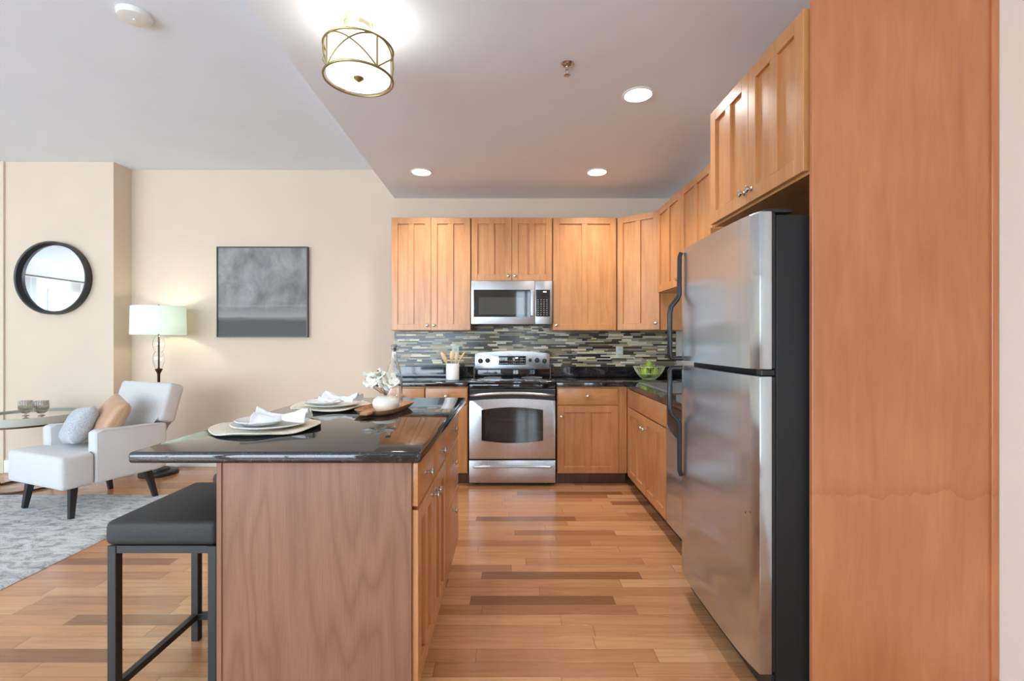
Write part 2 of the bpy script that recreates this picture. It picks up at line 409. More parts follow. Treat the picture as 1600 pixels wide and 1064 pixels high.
# curtains at the window wall mirrored in the round mirror
rod = thing('curtain_rod', 'dark curtain rod along the top of the window wall seen in the round mirror', 'curtain rod', (XL+.1, 1, 2.62))
build('rod', MB().tube([(XL+.1, -2.4, 2.62), (XL+.1, 4.5, 2.62)], .014), 'bronze', rod)
for y in (-2.2, 1.1, 4.35): build('bracket', MB().box(XL+.001, XL+.1, y-.01, y+.01, 2.6, 2.606), 'bronze', rod)
for i, (y0, y1, lb) in enumerate(((-2.3, -1.75, 'white sheer curtain panel nearest the corner of the window wall in the mirror'),
                                  (-.75, .55, 'wide white sheer curtain panel in the middle of the mirror reflection'),
                                  (1.75, 2.75, 'white sheer curtain panel on the window wall beyond the mirror reflection'))):
    o = build('curtain', MB().sheet(lambda u, v: (XL+.1+.03*math.sin(u*(y1-y0)*48), y0+u*(y1-y0), .03+v*2.55), 90, 2), 'curtain')
    tag(o, lb, 'curtain', None)

# ------------------------------------------------------------------ cabinet helpers
def door_mb(origin, u, w_, h, center=True, st=.058, t=.021):
    mb = MB(face_m(origin, u)); rc = .013
    mb.box(0, st, -t, 0, 0, h, .0015, 1).box(w_-st, w_, -t, 0, 0, h, .0015, 1)
    mb.box(st, w_-st, -t, 0, 0, st, .0015, 1).box(st, w_-st, -t, 0, h-st, h, .0015, 1)
    if center: mb.box(w_/2-st*.45, w_/2+st*.45, -t, 0, st, h-st, .0015, 1)
    mb.box(st*.9, w_-st*.9, -t+rc, -.002, st*.9, h-st*.9)
    return mb
def slab_mb(origin, u, w_, h, t=.02):
    return MB(face_m(origin, u)).box(0, w_, -t, 0, 0, h, .002, 2)
def knob(parent, origin, u, t=.02):
    m = face_m(origin, u)
    mb = MB(m).lathe([(.0, 0), (.010, 0), (.010, .003), (.0055, .006), (.0055, .014), (.012, .018), (.0155, .022), (.0145, .027), (.009, .030), (0, .031)], 16, (0, -t-.0005, 0), 'y')
    return build('knob', mb, 'nickel', parent, world=True)

def fronts(th, specs, u):
    """specs: (kind, origin, w, h, knob offset or None)"""
    for kind, o, w_, h, kn in specs:
        mb = door_mb(o, u, w_, h, kind != 'door_plain') if kind.startswith('door') else slab_mb(o, u, w_, h)
        p = build('door' if kind.startswith('door') else 'drawer', mb, 'maple' if kind.startswith('door') else 'maple_h', th)
        if kn:
            uu = Vector((u[0], u[1], 0)).normalized()
            knob(p, (o[0]+uu.x*kn[0], o[1]+uu.y*kn[0], o[2]+kn[1]), u)

# --- upper cabinets on the back wall
YU = 4.52            # carcass front; doors stand 2 cm forward
ux = (1, 0)
def upper(x0, x1, z0, z1, doors, label):
    th = thing('wall_cabinet', label, 'cabinet', ((x0+x1)/2, YW-.01, z0))
    build('body', MB().box(x0+.001, x1-.001, YU+.021, YW-.012, z0, z1, .001, 1), 'maple', th)
    sp = []
    n = len(doors); dw = (x1-x0-.006)/n
    for i, kx in enumerate(doors):
        o = (x0+.003+i*dw+.0015, YU+.02, z0+.003)
        sp.append(('door', o, dw-.003, z1-z0-.006, (kx if kx > 0 else dw-.003+kx, .045)))
    fronts(th, sp, ux); return th
upper(-1.14, -.388, 1.375, 2.44, (-.03, .03), 'tall double-door maple wall cabinet left of the microwave')
upper(-.386, .381, 1.84, 2.44, (-.03, .03), 'short double-door maple wall cabinet directly above the microwave')
upper(.383, .985, 1.375, 2.44, (.03,), 'wide single-door maple wall cabinet right of the microwave')
# --- diagonal corner cabinet
p0, p1 = Vector((.992, 4.535)), Vector((1.312, 4.262))
th = thing('corner_cabinet', 'maple wall cabinet set diagonally across the kitchen corner', 'cabinet', (1.4, 4.8, 1.375))
uu = (p1-p0).normalized(); nn = Vector((uu.y, -uu.x)) ; ins = -nn*.021
q0, q1 = p0+ins, p1+ins
build('body', MB().prism([(.988, YW-.012), (.988, q0.y), (q0.x, q0.y), (q1.x, q1.y), (1.332, 4.262), (XR-.002, 4.262), (XR-.002, YW-.012)], 1.375, 2.44), 'maple', th)
dl = (p1-p0).length
fronts(th, [('door', (p0.x+ins.x*.98+uu.x*.004, p0.y+ins.y*.98+uu.y*.004, 1.378), dl-.008, 1.059, (dl-.04, .06))], uu)
# --- cabinet over the sink
uy = (0, -1)
th = thing('wall_cabinet', 'maple wall cabinet on the right wall between corner cabinet and fridge', 'cabinet', (1.5, 3.68, 1.70))
build('body', MB().box(1.312, XR-.002, 3.09, 4.258, 1.70, 2.44), 'maple', th)
fronts(th, [('door', (1.311, 4.255, 1.703), .576, .734, (.545, .05)), ('door', (1.311, 3.672, 1.703), .576, .734, (.03, .05))], uy)
# --- cabinet over the fridge and enclosure
XF = 1.018
th = thing('wall_cabinet', 'deep double-door maple wall cabinet mounted above the refrigerator', 'cabinet', (1.35, 2.07, 1.875))
build('body', MB().box(XF+.021, XR-.002, 1.668, 2.462, 1.862, 2.438), 'maple', th)
fronts(th, [('door', (XF+.02, 2.462, 1.872), .392, .568, (.362, .05)), ('door', (XF+.02, 2.067, 1.872), .392, .568, (.03, .05))], uy)
th = thing('refrigerator_enclosure', 'tall reddish maple panel enclosure beside the refrigerator', 'cabinet panel', (1.35, 2.07, 0))
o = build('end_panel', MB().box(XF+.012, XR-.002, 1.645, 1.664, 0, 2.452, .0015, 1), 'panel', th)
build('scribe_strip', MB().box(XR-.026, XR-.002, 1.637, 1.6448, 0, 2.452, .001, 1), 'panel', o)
build('side_panel', MB().box(XF+.002, XR-.002, 2.466, 2.486, 0, 1.859), 'maple', th)

# --- base cabinets
YB = 4.25
def base(x0, x1, label, specs):
    th = thing('base_cabinet', label, 'cabinet', ((x0+x1)/2, YW-.01, 0))
    build('body', MB().box(x0+.001, x1-.001, YB, YW-.01, .105, .874, .001, 1), 'maple', th)
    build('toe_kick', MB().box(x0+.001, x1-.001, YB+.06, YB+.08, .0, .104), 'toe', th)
    fronts(th, specs, ux)
base(-1.17, -.769, 'base cabinet at the left end of the back counter', [('drawer', (-1.165, YB-.001, .722), .392, .138, (.196, .069)), ('door', (-1.165, YB-.001, .115), .392, .592, (.36, .55))])
base(-.767, -.388, 'base cabinet immediately left of the range', [('drawer', (-.763, YB-.001, .722), .368, .138, (.184, .069)), ('door', (-.763, YB-.001, .115), .368, .592, (.03, .55))])
base(.396, 1.018, 'base cabinet immediately right of the range, one drawer above one door', [('drawer', (.402, YB-.001, .716), .535, .144, (.265, .075)), ('door', (.402, YB-.001, .112), .535, .592, (.035, .50))])
XB = 1.02
th = thing('sink_cabinet', 'double-door sink base cabinet along the right counter', 'cabinet', (1.35, 3.65, 0))
build('body', MB().box(XB, XR-.01, 3.105, 3.118, .105, .874).box(XB, XR-.01, 4.23, 4.2485, .105, .874).box(XB, XB+.02, 3.118, 4.23, .105, .874).box(XB+.02, XR-.01, 3.118, 4.23, .105, .12), 'maple', th)
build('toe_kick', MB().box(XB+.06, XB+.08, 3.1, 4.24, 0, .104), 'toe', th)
fronts(th, [('drawer', (XB-.001, 4.135, .716), 1.02, .144, None), ('door', (XB-.001, 4.135, .112), .508, .592, (.475, .50)), ('door', (XB-.001, 3.624, .112), .508, .592, (.03, .50))], uy)
# --- dishwasher
th = thing('dishwasher', 'stainless dishwasher with black control strip, half hidden behind the refrigerator', 'dishwasher', (1.35, 2.8, 0))
build('body', MB().box(XB+.005, XR-.05, 2.495, 3.098, .10, .872), 'black', th)
dm = MB(Matrix(((0, 0, -1, XB+.004), (-1, 0, 0, 3.096), (0, 1, 0, 0), (0, 0, 0, 1))))
arc = [(.60*i/16, .735-.055*math.sin(PI*i/16)**.6) for i in range(17)]
dm.prism([(0, .11), (.60, .11)]+arc[::-1], 0, .028, .002, 1); dr = build('door', dm, 'steel_v', th)
cm = MB(Matrix(((0, 0, -1, XB+.004), (-1, 0, 0, 3.096), (0, 1, 0, 0), (0, 0, 0, 1))))
cm.prism([(a, b+.004) for a, b in arc]+[(.60, .865), (0, .865)], 0, .024, .002, 1); cp = build('control_strip', cm, 'black', th)
kb = MB()
for i in range(6): kb.box(XB-.0212, XB-.0205, 3.03-i*.035, 3.05-i*.035, .80, .812)
build('button', kb, 'grey_mark', cp)
build('toe_kick', MB().box(XB+.06, XB+.075, 2.495, 3.098, 0, .099), 'black', th)

# --- counters
def slab(mb, x0, x1, y0, y1): mb.box(x0, x1, y0, y1, .8755, .914)
g = MB().box(-1.195, -.386, 4.205, YW-.001, .8755, .914, .008, 3)
o = build('countertop', g, 'granite')
build('splash', MB().box(-1.185, -.392, YW-.022, YW-.001, .9142, 1.016, .002, 1), 'granite', o, world=False)
tag(o, 'black granite countertop left of the range under the utensil crock', 'countertop')
g = MB()
g.box(.391, XR-.002, 4.205, YW-.001, .8755, .914, .006, 2)
for q in ((.985, 1.095, 2.492, 4.21), (1.555, XR-.002, 2.492, 4.21), (1.095, 1.555, 2.492, 3.32), (1.095, 1.555, 4.08, 4.21)): slab(g, *q)
o = build('countertop', g, 'granite')
build('splash', MB().box(.396, XR-.024, YW-.022, YW-.001, .9142, 1.016, .002, 1).box(XR-.023, XR-.002, 2.6, YW-.001, .9142, 1.016, .002, 1), 'granite', o, world=False)
tag(o, 'L-shaped black granite countertop right of the range and around the sink', 'countertop')
s = MB(); s.cap = False
bx0, bx1, by0, by1 = 1.10, 1.55, 3.325, 4.075
s.box(bx0-.02, bx1+.02, by0-.02, by0+.012, .9145, .921, .001, 1).box(bx0-.02, bx1+.02, by1-.012, by1+.02, .9145, .921, .001, 1)
s.box(bx0-.02, bx0+.012, by0+.012, by1-.012, .9145, .921, .001, 1).box(bx1-.012, bx1+.02, by0+.012, by1-.012, .9145, .921, .001, 1)
s.box(bx0, bx0+.004, by0, by1, .74, .9144).box(bx1-.004, bx1, by0, by1, .74, .9144).box(bx0, bx1, by0, by0+.004, .74, .9144).box(bx0, bx1, by1-.004, by1, .74, .9144)
s.box(bx0, bx1, by0, by1, .735, .74)
th = build('sink', s, 'steel'); tag(th, 'stainless steel sink let into the right granite counter', 'sink')
build('drain', MB().lathe([(.0, 0), (.045, 0), (.045, .003), (.03, .004), (0, .002)], 20, (1.33, 3.7, .7405)), 'steel', th, world=False)

# --- mosaic backsplash
random.seed(7)
mb = MB(); mb.mi = 8; mb.box(-1.192, XR-.002, YW-.005, YW-.0005, 1.0165, 1.373); mb.box(-.384, .379, YW-.005, YW-.0005, 1.3732, 1.46)
z = 1.018; pat = [.020, .011, .020, .020, .011, .016, .020, .011]; k = 0
wts = [18, 17, 8, 15, 13, 16, 14, 12]
while z < 1.455:
    h = pat[k % 8]; k += 1
    xa, xb = (-1.191, XR-.004) if z+h < 1.3735 else (-.383, .378)
    if z < 1.3735 <= z+h: h = 1.3725-z; xa, xb = -1.191, XR-.004
    if h > .006:
        x0 = xa; first = True
        while x0 < xb-.004:
            L = random.choice((.05, .075, .10, .10, .15, .15, .20)); L = L*random.random() + .02 if first else L
            first = False; x1 = min(x0+L, xb)
            mb.mi = random.choices(range(8), wts)[0]
            mb.box(x0, x1-.002, YW-.0085, YW-.0045, z, z+h-.002); x0 = x1
    z = 1.3738 if z < 1.3735 <= z+h+.0015 else z+h
o = build('tile_backsplash', mb, TILES+['grout']); tag(o, 'glass mosaic strip tile backsplash in greys, browns and cream between counter and wall cabinets', 'backsplash')
# --- outlets
def outlet(xc, label):
    th = thing('wall_outlet', label, 'outlet', (xc, YW-.0087, 1.163))
    build('cover_plate', MB().box(xc-.036, xc+.036, YW-.0135, YW-.0087, 1.105, 1.221, .002, 2), 'plastic_w', th)
    for dz in (-.026, .026):
        r = build('socket', MB().box(xc-.017, xc+.017, YW-.0155, YW-.0136, 1.163+dz-.014, 1.163+dz+.014, .001, 1), 'plastic_w', th)
        build('slot', MB().box(xc-.009, xc-.006, YW-.0158, YW-.0156, 1.163+dz-.006, 1.163+dz+.006).box(xc+.006, xc+.009, YW-.0158, YW-.0156, 1.163+dz-.006, 1.163+dz+.006), 'black', r)
outlet(1.088, 'white wall outlet on the tiles near the wire fruit bowl')
outlet(-.572, 'white wall outlet on the tiles behind the utensil crock')

# ------------------------------------------------------------------ range
th = thing('range', 'freestanding stainless electric range with black cooktop and curved oven handle', 'stove', (0.003, 4.55, 0))
rx0, rx1, ry = -.377, .383, 4.25
rc = (rx0+rx1)/2
build('body', MB().box(rx0, rx1, ry+.001, YW-.03, .03, .897, .002, 1), 'black', th)
for fx_ in (rx0+.05, rx1-.05):
    for fy_ in (ry+.05, YW-.1): build('foot', MB().lathe([(.018, 0), (.018, .029)], 12, (fx_, fy_, 0)), 'black', th)
ck = build('cooktop', MB().box(rx0-.003, rx1+.003, ry-.025, YW-.075, .8975, .922, .006, 3), 'black_gloss', th)
for bx_, by_, br_ in ((-.19, 4.40, .10), (.19, 4.40, .085), (-.19, 4.66, .085), (.19, 4.66, .10)):
    build('burner_ring', MB().ring(br_, .0008, (rc+bx_, by_, .9222), 40, 6), 'grey_mark', ck)
build('front_rail', MB().box(rx0, rx1, ry-.018, ry, .856, .896, .004, 2), 'black_gloss', th)
# backguard: black riser then stainless control panel with a curved top
build('riser', MB().box(rx0+.004, rx1-.004, YW-.074, YW-.031, .9, 1.0, .004, 2), 'black_gloss', th)
pm = MB(Matrix(((1, 0, 0, rc), (0, 0, -1, YW-.03), (0, 1, 0, 0), (0, 0, 0, 1))))
arc = [(.374*math.cos(a)*1.0, 0) for a in (0,)]
top = [(-.372+.744*i/24, 1.150+.026*math.sin(PI*i/24)) for i in range(25)]
poly = [(-.36, .994), (.36, .994), (.372, 1.006)]+top[::-1]+[(-.372, 1.006)]
pm.prism(poly, 0, .052, .004, 2); cp = build('control_panel', pm, 'steel', th)
yp = YW-.03-.0522
dp = build('display', MB().box(rc-.135, rc+.135, yp-.003, yp, 1.038, 1.126, .002, 2), 'black_gloss', cp)
bt = MB()
for r_ in range(3):
    for c_ in range(14):
        if r_ == 2 and 3 <= c_ <= 10: continue
        bt.box(rc-.122+c_*.0182, rc-.112+c_*.0182, yp-.0036, yp-.0031, 1.05+r_*.024, 1.056+r_*.024)
build('button', bt, 'grey_mark', dp, label='rows of small pale touch buttons')
build('clock', MB().box(rc+.03, rc+.058, yp-.0036, yp-.0031, 1.098, 1.114), emit('pale clock glow', (.7, .8, .8, 1), .6), dp)
for kx, kz, kr in ((-.318, 1.076, .024), (-.247, 1.080, .024), (.177, 1.084, .018), (.247, 1.082, .025), (.320, 1.076, .024)):
    kb = build('knob', MB().lathe([(kr, 0), (kr, .004), (kr*.85, .006), (kr*.8, .022), (kr*.7, .025), (0, .025)], 20, (rc+kx, yp-.0003, kz), 'y').box(rc+kx-.004, rc+kx+.004, yp-.031, yp-.024, kz-kr*.75, kz+kr*.75, .0015, 1), 'black', cp)
    build('pointer', MB().box(rc+kx-.001, rc+kx+.001, yp-.0318, yp-.0311, kz+kr*.2, kz+kr*.7), 'grey_mark', kb)
# oven door
def front_m(y): return Matrix(((1, 0, 0, rc), (0, 0, -1, y), (0, 1, 0, 0), (0, 0, 0, 1)))
dt = [(-.378+.756*i/20, .752+.018*math.sin(PI*i/20)) for i in range(21)]
od = build('oven_door', MB(front_m(ry-.001)).prism([(-.378, .242), (.378, .242)]+dt[::-1], 0, .04, .003, 2), 'steel', th)
dk = [(-.378+.756*i/20, .755+.018*math.sin(PI*i/20)) for i in range(21)]
build('door_top', MB(front_m(ry-.001)).prism(dk+[(.378, .852), (-.378, .852)], 0, .036, .002, 1), 'black', od)
wt = [(-.27+.54*i/20, .672+.024*math.sin(PI*i/20)) for i in range(21)]; wb = [(-.27+.54*i/20, .402-.022*math.sin(PI*i/20)) for i in range(21)]
wn_ = build('window', MB(front_m(ry-.0412)).prism(wb+wt[::-1], 0, .003, .001, 1), 'black_gloss', od)
wt = [(-.232+.464*i/20, .655+.030*math.sin(PI*i/20)) for i in range(21)]; wb = [(-.232+.464*i/20, .416-.022*math.sin(PI*i/20)) for i in range(21)]
hd = MB(); hp = []
for i in range(25):
    t = i/24*2-1; hp.append((rc+t*.362, ry-.055-.045*(1-t**4)**.5 if abs(t) < 1 else ry-.040, .800+.024*(1-t*t)))
hp[0] = (rc-.364, ry-.040, .797); hp[-1] = (rc+.364, ry-.040, .797)
build('handle', hd.tube(hp, [.010+.004*math.sin(PI*i/24) for i in range(25)], 12), 'steel', od)
dw = build('storage_drawer', MB().box(rx0+.001, rx1-.001, ry-.036, ry-.001, .03, .228, .003, 2), 'steel', th)
hp = [(rc+(i/16*2-1)*.335, ry-.050-.016*math.sin(PI*i/16), .170-.008*math.cos((i/16*2-1)*PI/2)*-1) for i in range(17)]
hp = [(hp[0][0]-.004, ry-.036, hp[0][2])]+hp+[(hp[-1][0]+.004, ry-.036, hp[-1][2])]
build('handle', MB().tube(hp, .009, 10), 'steel', dw)

# ------------------------------------------------------------------ microwave
th = thing('microwave', 'stainless over-the-range microwave with dark glass door above the range', 'microwave', (0, 4.7, 1.43))
mx0, mx1, my, mz0, mz1 = -.381, .376, 4.47, 1.432, 1.836
build('body', MB().box(mx0+.003, mx1-.003, my+.031, YW-.012, mz0+.004, mz1), 'black', th)
xs = .215
dr = build('door', MB().box(mx0, xs-.001, my, my+.03, mz0, mz1, .003, 2), 'steel_w', th)
wn_ = build('window', MB().box(mx0+.024, xs-.046, my-.0025, my-.0002, mz0+.067, mz1-.083, .001, 1), 'black_gloss', dr)
build('inner_glass', MB().box(mx0+.072, xs-.10, my-.0042, my-.0027, mz0+.088, mz1-.155, .0006, 1), 'mw_glass', wn_)
build('handle', MB().box(xs-.042, xs-.010, my-.034, my-.012, mz0+.075, mz1-.083, .006, 3).box(xs-.036, xs-.016, my-.012, my-.0002, mz0+.09, mz0+.12).box(xs-.036, xs-.016, my-.012, my-.0002, mz1-.13, mz1-.10), 'steel_w', dr)
cf = build('control_panel', MB().box(xs+.001, mx1, my, my+.03, mz0, mz1, .003, 2), 'steel_w', th)
kp = build('keypad', MB().box(xs+.006, mx1-.022, my-.0022, my-.0002, mz0+.070, mz1-.083, .001, 1), 'black_gloss', cf)
bt = MB()
for r_ in range(8):
    for c_ in range(4): bt.box(xs+.024+c_*.027, xs+.033+c_*.027, my-.0027, my-.0023, mz0+.085+r_*.020, mz0+.090+r_*.020)
build('button', bt, 'grey_mark', kp, label='grid of small pale keypad buttons')
build('clock', MB().box(xs+.075, xs+.105, my-.0027, my-.0023, mz1-.108, mz1-.098), emit('white clock glow', (.9, .95, .9, 1), 1.2), kp)
build('vent_grille', MB().box(-.2, .2, my+.05, my+.3, mz0-.004, mz0+.0038, .002, 1), 'black', th)

# ------------------------------------------------------------------ refrigerator
th = thing('refrigerator', 'top-freezer refrigerator with stainless doors, black sides and black handles', 'refrigerator', (1.25, 2.07, 0))
fy0, fy1, fxf = 1.682, 2.455, .850
bd = build('body', MB().box(.927, XR-.06, fy0+.003, fy1-.003, .03, 1.722, .006, 2), 'black_tex', th)
for y in (fy0+.06, fy1-.06):
    for x_ in (1.0, 1.55): build('foot', MB().lathe([(.02, 0), (.02, .0295)], 12, (x_, y, 0)), 'black', th)
build('kick_grille', MB().box(.912, .9265, fy0+.01, fy1-.01, .015, .098, .002, 1), 'black', th)
def fdoor(z0, z1, nm):
    gk = build('gasket', MB().box(.913, .9265, fy0+.008, fy1-.008, z0+.004, z1-.004), 'black', th)
    # gently bowed front
    n = 14
    poly = [(.912, fy0), (.912, fy1)]+[(fxf+.018*(2*abs(i/n-.5))**4, fy1-(fy1-fy0)*i/n) for i in range(n+1)]
    return build(nm, MB().prism(poly, z0, z1, .004, 2), 'steel_v', th, sharp=25)
fz = fdoor(1.178, 1.734, 'freezer_door'); fd = fdoor(.108, 1.154, 'fridge_door')
build('hinge_cover', MB().box(.90, 1.0, fy0+.02, fy0+.09, 1.7345, 1.748, .004, 2), 'black', th)
build('hinge', MB().box(.880, .926, fy0+.01, fy0+.05, 1.156, 1.176, .002, 1), 'black', th)
build('screw_plug', MB().lathe([(.004, 0), (.0035, .001), (0, .0015)], 10, (0, 0, 0), 'x').bm and MB(Matrix.Translation((.8497, 1.745, .655)) @ Matrix.Rotation(PI, 4, 'Z')).lathe([(.004, 0), (.0035, .001), (0, .0015)], 10, (0, 0, 0), 'x'), 'black', fd)
yh = 2.418
def fhandle(door, zs):
    # zs: (far end flush, bend start, bend end, seam end)
    a, b, c_, d_ = zs
    xin, xout = .848, .795
    pts = [(xin+.004, yh, a), (xin-.004, yh, a+(b-a)*.1), (xin-.006, yh, b), (xin-.018, yh, b+(c_-b)*.35), (xout+.006, yh, b+(c_-b)*.85), (xout, yh, c_+(d_-c_)*.1), (xout, yh, d_-(d_-c_)*.06), (xout+.008, yh, d_), (xin+.008, yh, d_)]
    build('handle', MB().tube(pts, [.010, .011, .012, .013, .013, .013, .013, .012, .012], 10), 'black', door)
fhandle(fz, (1.722, 1.51, 1.44, 1.190)); fhandle(fd, (.60, .86, .92, 1.142))

# ------------------------------------------------------------------ island
th = thing('kitchen_island', 'maple kitchen island cabinet with brown laminate end panel under the granite slab', 'island', (-.65, 2.2, 0))
ix0, ix1, iy0, iy1 = -.985, -.337, 1.605, 2.83
build('body', MB().box(ix0+.002, ix1, iy0+.02, iy1, .10, .874, .001, 1), 'maple', th)
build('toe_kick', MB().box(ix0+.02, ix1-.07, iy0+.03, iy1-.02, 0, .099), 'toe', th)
build('end_panel', MB().box(ix0, ix1+.002, iy0, iy0+.0195, 0, .874, .001, 1), 'walnut', th)
build('corner_trim', MB().box(ix0-.001, ix0+.016, iy0-.004, iy0-.0002, 0, .874, .001, 1), 'walnut', th)
build('corner_trim', MB().box(ix1-.018, ix1+.002, iy0-.004, iy0-.0002, 0, .874, .001, 1), 'walnut', th)
ui = (0, 1); xi = ix1+.001
fronts(th, [('drawer', (xi, 1.612, .722), .326, .146, (.155, .075)), ('drawer', (xi, 1.946, .722), .326, .146, (.165, .075)),
            ('door', (xi, 1.612, .112), .326, .598, (.30, .555)), ('door', (xi, 1.946, .112), .326, .598, (.03, .555)),
            ('drawer', (xi, 2.290, .722), .53, .146, (.25, .09)), ('drawer', (xi, 2.290, .446), .53, .264, (.25, .19)), ('drawer', (xi, 2.290, .112), .53, .322, (.25, .27))], ui)
g = MB().box(-1.262, -.298, 1.572, 3.088, .8755, .914, .012, 3)
o = build('island_countertop', g, 'granite'); tag(o, 'polished black granite island slab carrying the place settings and wooden tray', 'countertop')
ZT = .9145

# ------------------------------------------------------------------ bar stools
sx0, sx1, sy0, sy1 = -1.365, -.996, 1.617, 2.07
def stool():
    th = thing('bar_stool', 'backless charcoal bar stool with black metal frame, at the near end of the island', 'stool', ((sx0+sx1)/2, (sy0+sy1)/2, 0), 0, None)
    c = MB().box(sx0-.006, sx1+.004, sy0-.008, sy1+.008, .589, .672, .022, 4)
    build('seat_cushion', c, 'leather', th)
    for a in (sx0, sx1-.03):
        for b in (sy0, sy1-.03): build('leg', MB().box(a, a+.03, b, b+.03, 0, .587, .002, 1), 'dark_metal', th)
    f = MB()
    for z0, z1 in ((.562, .587),): f.box(sx0+.03, sx1-.03, sy0+.003, sy0+.027, z0, z1).box(sx0+.03, sx1-.03, sy1-.027, sy1-.003, z0, z1).box(sx0+.003, sx0+.027, sy0+.03, sy1-.03, z0, z1).box(sx1-.027, sx1-.003, sy0+.03, sy1-.03, z0, z1)
    build('seat_frame', f, 'dark_metal', th)
    build('footrest', MB().box(sx0+.003, sx0+.027, sy0+.03, sy1-.03, .09, .115, .001, 1), 'dark_metal', th)
    build('footrest', MB().box(sx1-.027, sx1-.003, sy0+.03, sy1-.03, .09, .115, .001, 1), 'dark_metal', th)
    build('footrest', MB().box(sx0+.03, sx1-.03, sy1-.027, sy1-.003, .09, .115, .001, 1), 'dark_metal', th)
    return th
st = stool()
s2 = copy_tree(st); s2.location.y += .575; s2['label'] = 'second bar stool, almost hidden behind the near one and the island'

# ------------------------------------------------------------------ island table settings
def wavy(th, r, seedv, k=1.0): return r*(1+.018*k*math.sin(9*th+seedv)+.012*k*math.sin(5*th+2*seedv))
def setting(cx, cy, which, sd, flip):
    def mat_fn(u, v):
        t = 2*PI*u; r = wavy(t, .207, sd)*v
        return (cx+r*math.cos(t), cy+r*math.sin(t), ZT+.0035+.010*v**6*(1+.7*math.sin(4*t+sd))+.0012*math.sin(v*150)*(v < .97))
    def mat_fn2(u, v):
        p = mat_fn(u, v); return p
    o = build('placemat', MB().sheet(mat_fn, 72, 48, True), 'straw', weld=True); solid(o, .004, 0)
    tag(o, 'round woven straw placemat with wavy edge, %s' % which[0], 'placemat')
    z = ZT+.0075
    def plate(name, r, z, rise, label, x, y, tilt=0):
        pr = [(0, 0), (r*.6, 0), (r*.66, .002), (r, rise), (r+.001, rise+.002), (r*.985, rise+.0035), (r*.66, .006), (r*.55, .005), (0, .005)]
        m = Matrix.Translation((x, y, z)) @ Matrix.Rotation(tilt, 4, 'Y')
        return tag(build(name, MB(m).lathe(pr, 56), 'white'), label, 'plate')
    plate('dinner_plate', .148, z, .016, 'large white dinner plate %s' % which[1], cx+.005, cy+.01)
    plate('salad_plate', .104, z+.0105, .017, 'small white salad plate, %s' % which[1], cx-.035, cy+.02, R(0))
    # pinched linen napkin with two fans
    def nap(u, v):
        s = u*2-1; t = v*2-1
        a = abs(s); wd = (.014+.072*a**.75)*(1 if s < 0 else .8)
        x_ = s*.105*(1 if s < 0 else 1.05); y_ = t*wd
        ple = math.sin(t*9+sd)*.013*a**.6+math.sin(t*17+s*4)*.005*a
        zz = .022*(1-t*t)+.030*a**1.3*(1-t*t*.8)*(1.25 if s < 0 else 1.1)+ple*.8+.010*math.exp(-(s/.18)**2)
        zz += .006*noise.noise((x_*30+sd, y_*30, 0))
        return (x_, y_+ .006*math.sin(s*6), max(zz, 0)+.0025)
    mt = Matrix.Translation((cx+.058, cy+.0, z+.024)) @ Matrix.Rotation(R(flip), 4, 'Z') @ Matrix.Diagonal((.95, .95, .82, 1))
    o = build('napkin', MB(mt).sheet(nap, 60, 44), 'linen', sharp=180); solid(o, .0015, 1)
    tag(o, 'white bow-gathered linen napkin %s' % which[1], 'napkin')
setting(-1.01, 1.99, ('nearer the front edge of the island', 'in the place setting nearer the stool'), 1.3, 8)
setting(-.985, 2.62, ('farther along the island, toward the back wall', 'in the far place setting beside the tray'), 3.1, -14)

# tray, vase, bottle, flowers
ta = R(-9)
th = thing('serving_tray', 'long warm wood serving tray with end handle on the island', 'tray', (-.655, 2.50, ZT), ta)
def tray_xy(s): pass
def tray_fn(u, v):   # cross-section scoop
    t = 2*PI*u; n = 4.5
    ct, st_ = math.cos(t), math.sin(t)
    rr = (abs(ct)**n+abs(st_)**n)**(-1/n)
    prof = [(0, .006), (.62, .006), (.86, .010), (.985, .027), (1.0, .030), (1.02, .029), (.93, .012), (.80, 0.0), (0, 0.0)]
    k, z = prof[int(round(v*8))]
    return (rr*ct*.098*k, rr*st_*.205*k, z)
build('body', MB().sheet(tray_fn, 80, 8, True), 'tray', th, world=False, weld=True, sharp=40)
hpoly = [(-.026, -.198), (-.024, -.245), (-.016, -.257), (.016, -.257), (.024, -.245), (.026, -.198)]
build('handle', MB().prism(hpoly, .013, .029, .005, 3), 'tray', th, world=False)
vx, vy = -.638, 2.43
vz = ZT+.0068
vs = MB(); vs.cap = False
vs.lathe([(0, 0), (.030, 0), (.048, .008), (.064, .026), (.068, .044), (.062, .062), (.044, .076), (.024, .082), (.013, .083), (.011, .082), (.022, .078), (.04, .070), (.056, .058), (.061, .044), (.057, .028), (.04, .012), (0, .006)], 40, (vx, vy, vz))
tag(build('bud_vase', vs, 'cream'), 'squat round white ceramic vase on the wooden tray', 'vase')
bx_, by_ = -.628, 2.555
th = thing('glass_bottle', 'tall clear glass bottle with stopper standing behind the white vase', 'bottle', (bx_, by_, vz))
b = MB(); b.cap = False
op = [(0, 0), (.040, 0), (.044, .004), (.044, .150), (.040, .185), (.028, .225), (.018, .255), (.0145, .290), (.0145, .312), (.017, .314), (.017, .322), (.0125, .322)]
ip = [(.0115, .290), (.015, .255), (.025, .224), (.037, .185), (.0405, .150), (.0405, .010), (0, .008)]
b.lathe(op+ip, 36, (bx_, by_, vz)); gb = build('glass', b, 'glass', th)
build('stopper', MB().lathe([(.010, .30), (.0112, .3225), (.0165, .3227), (.017, .333), (.012, .338), (0, .339)], 20, (bx_, by_, vz)), plain('grey stopper', srgb(150, 142, 130), .5), th)
pr = MB()
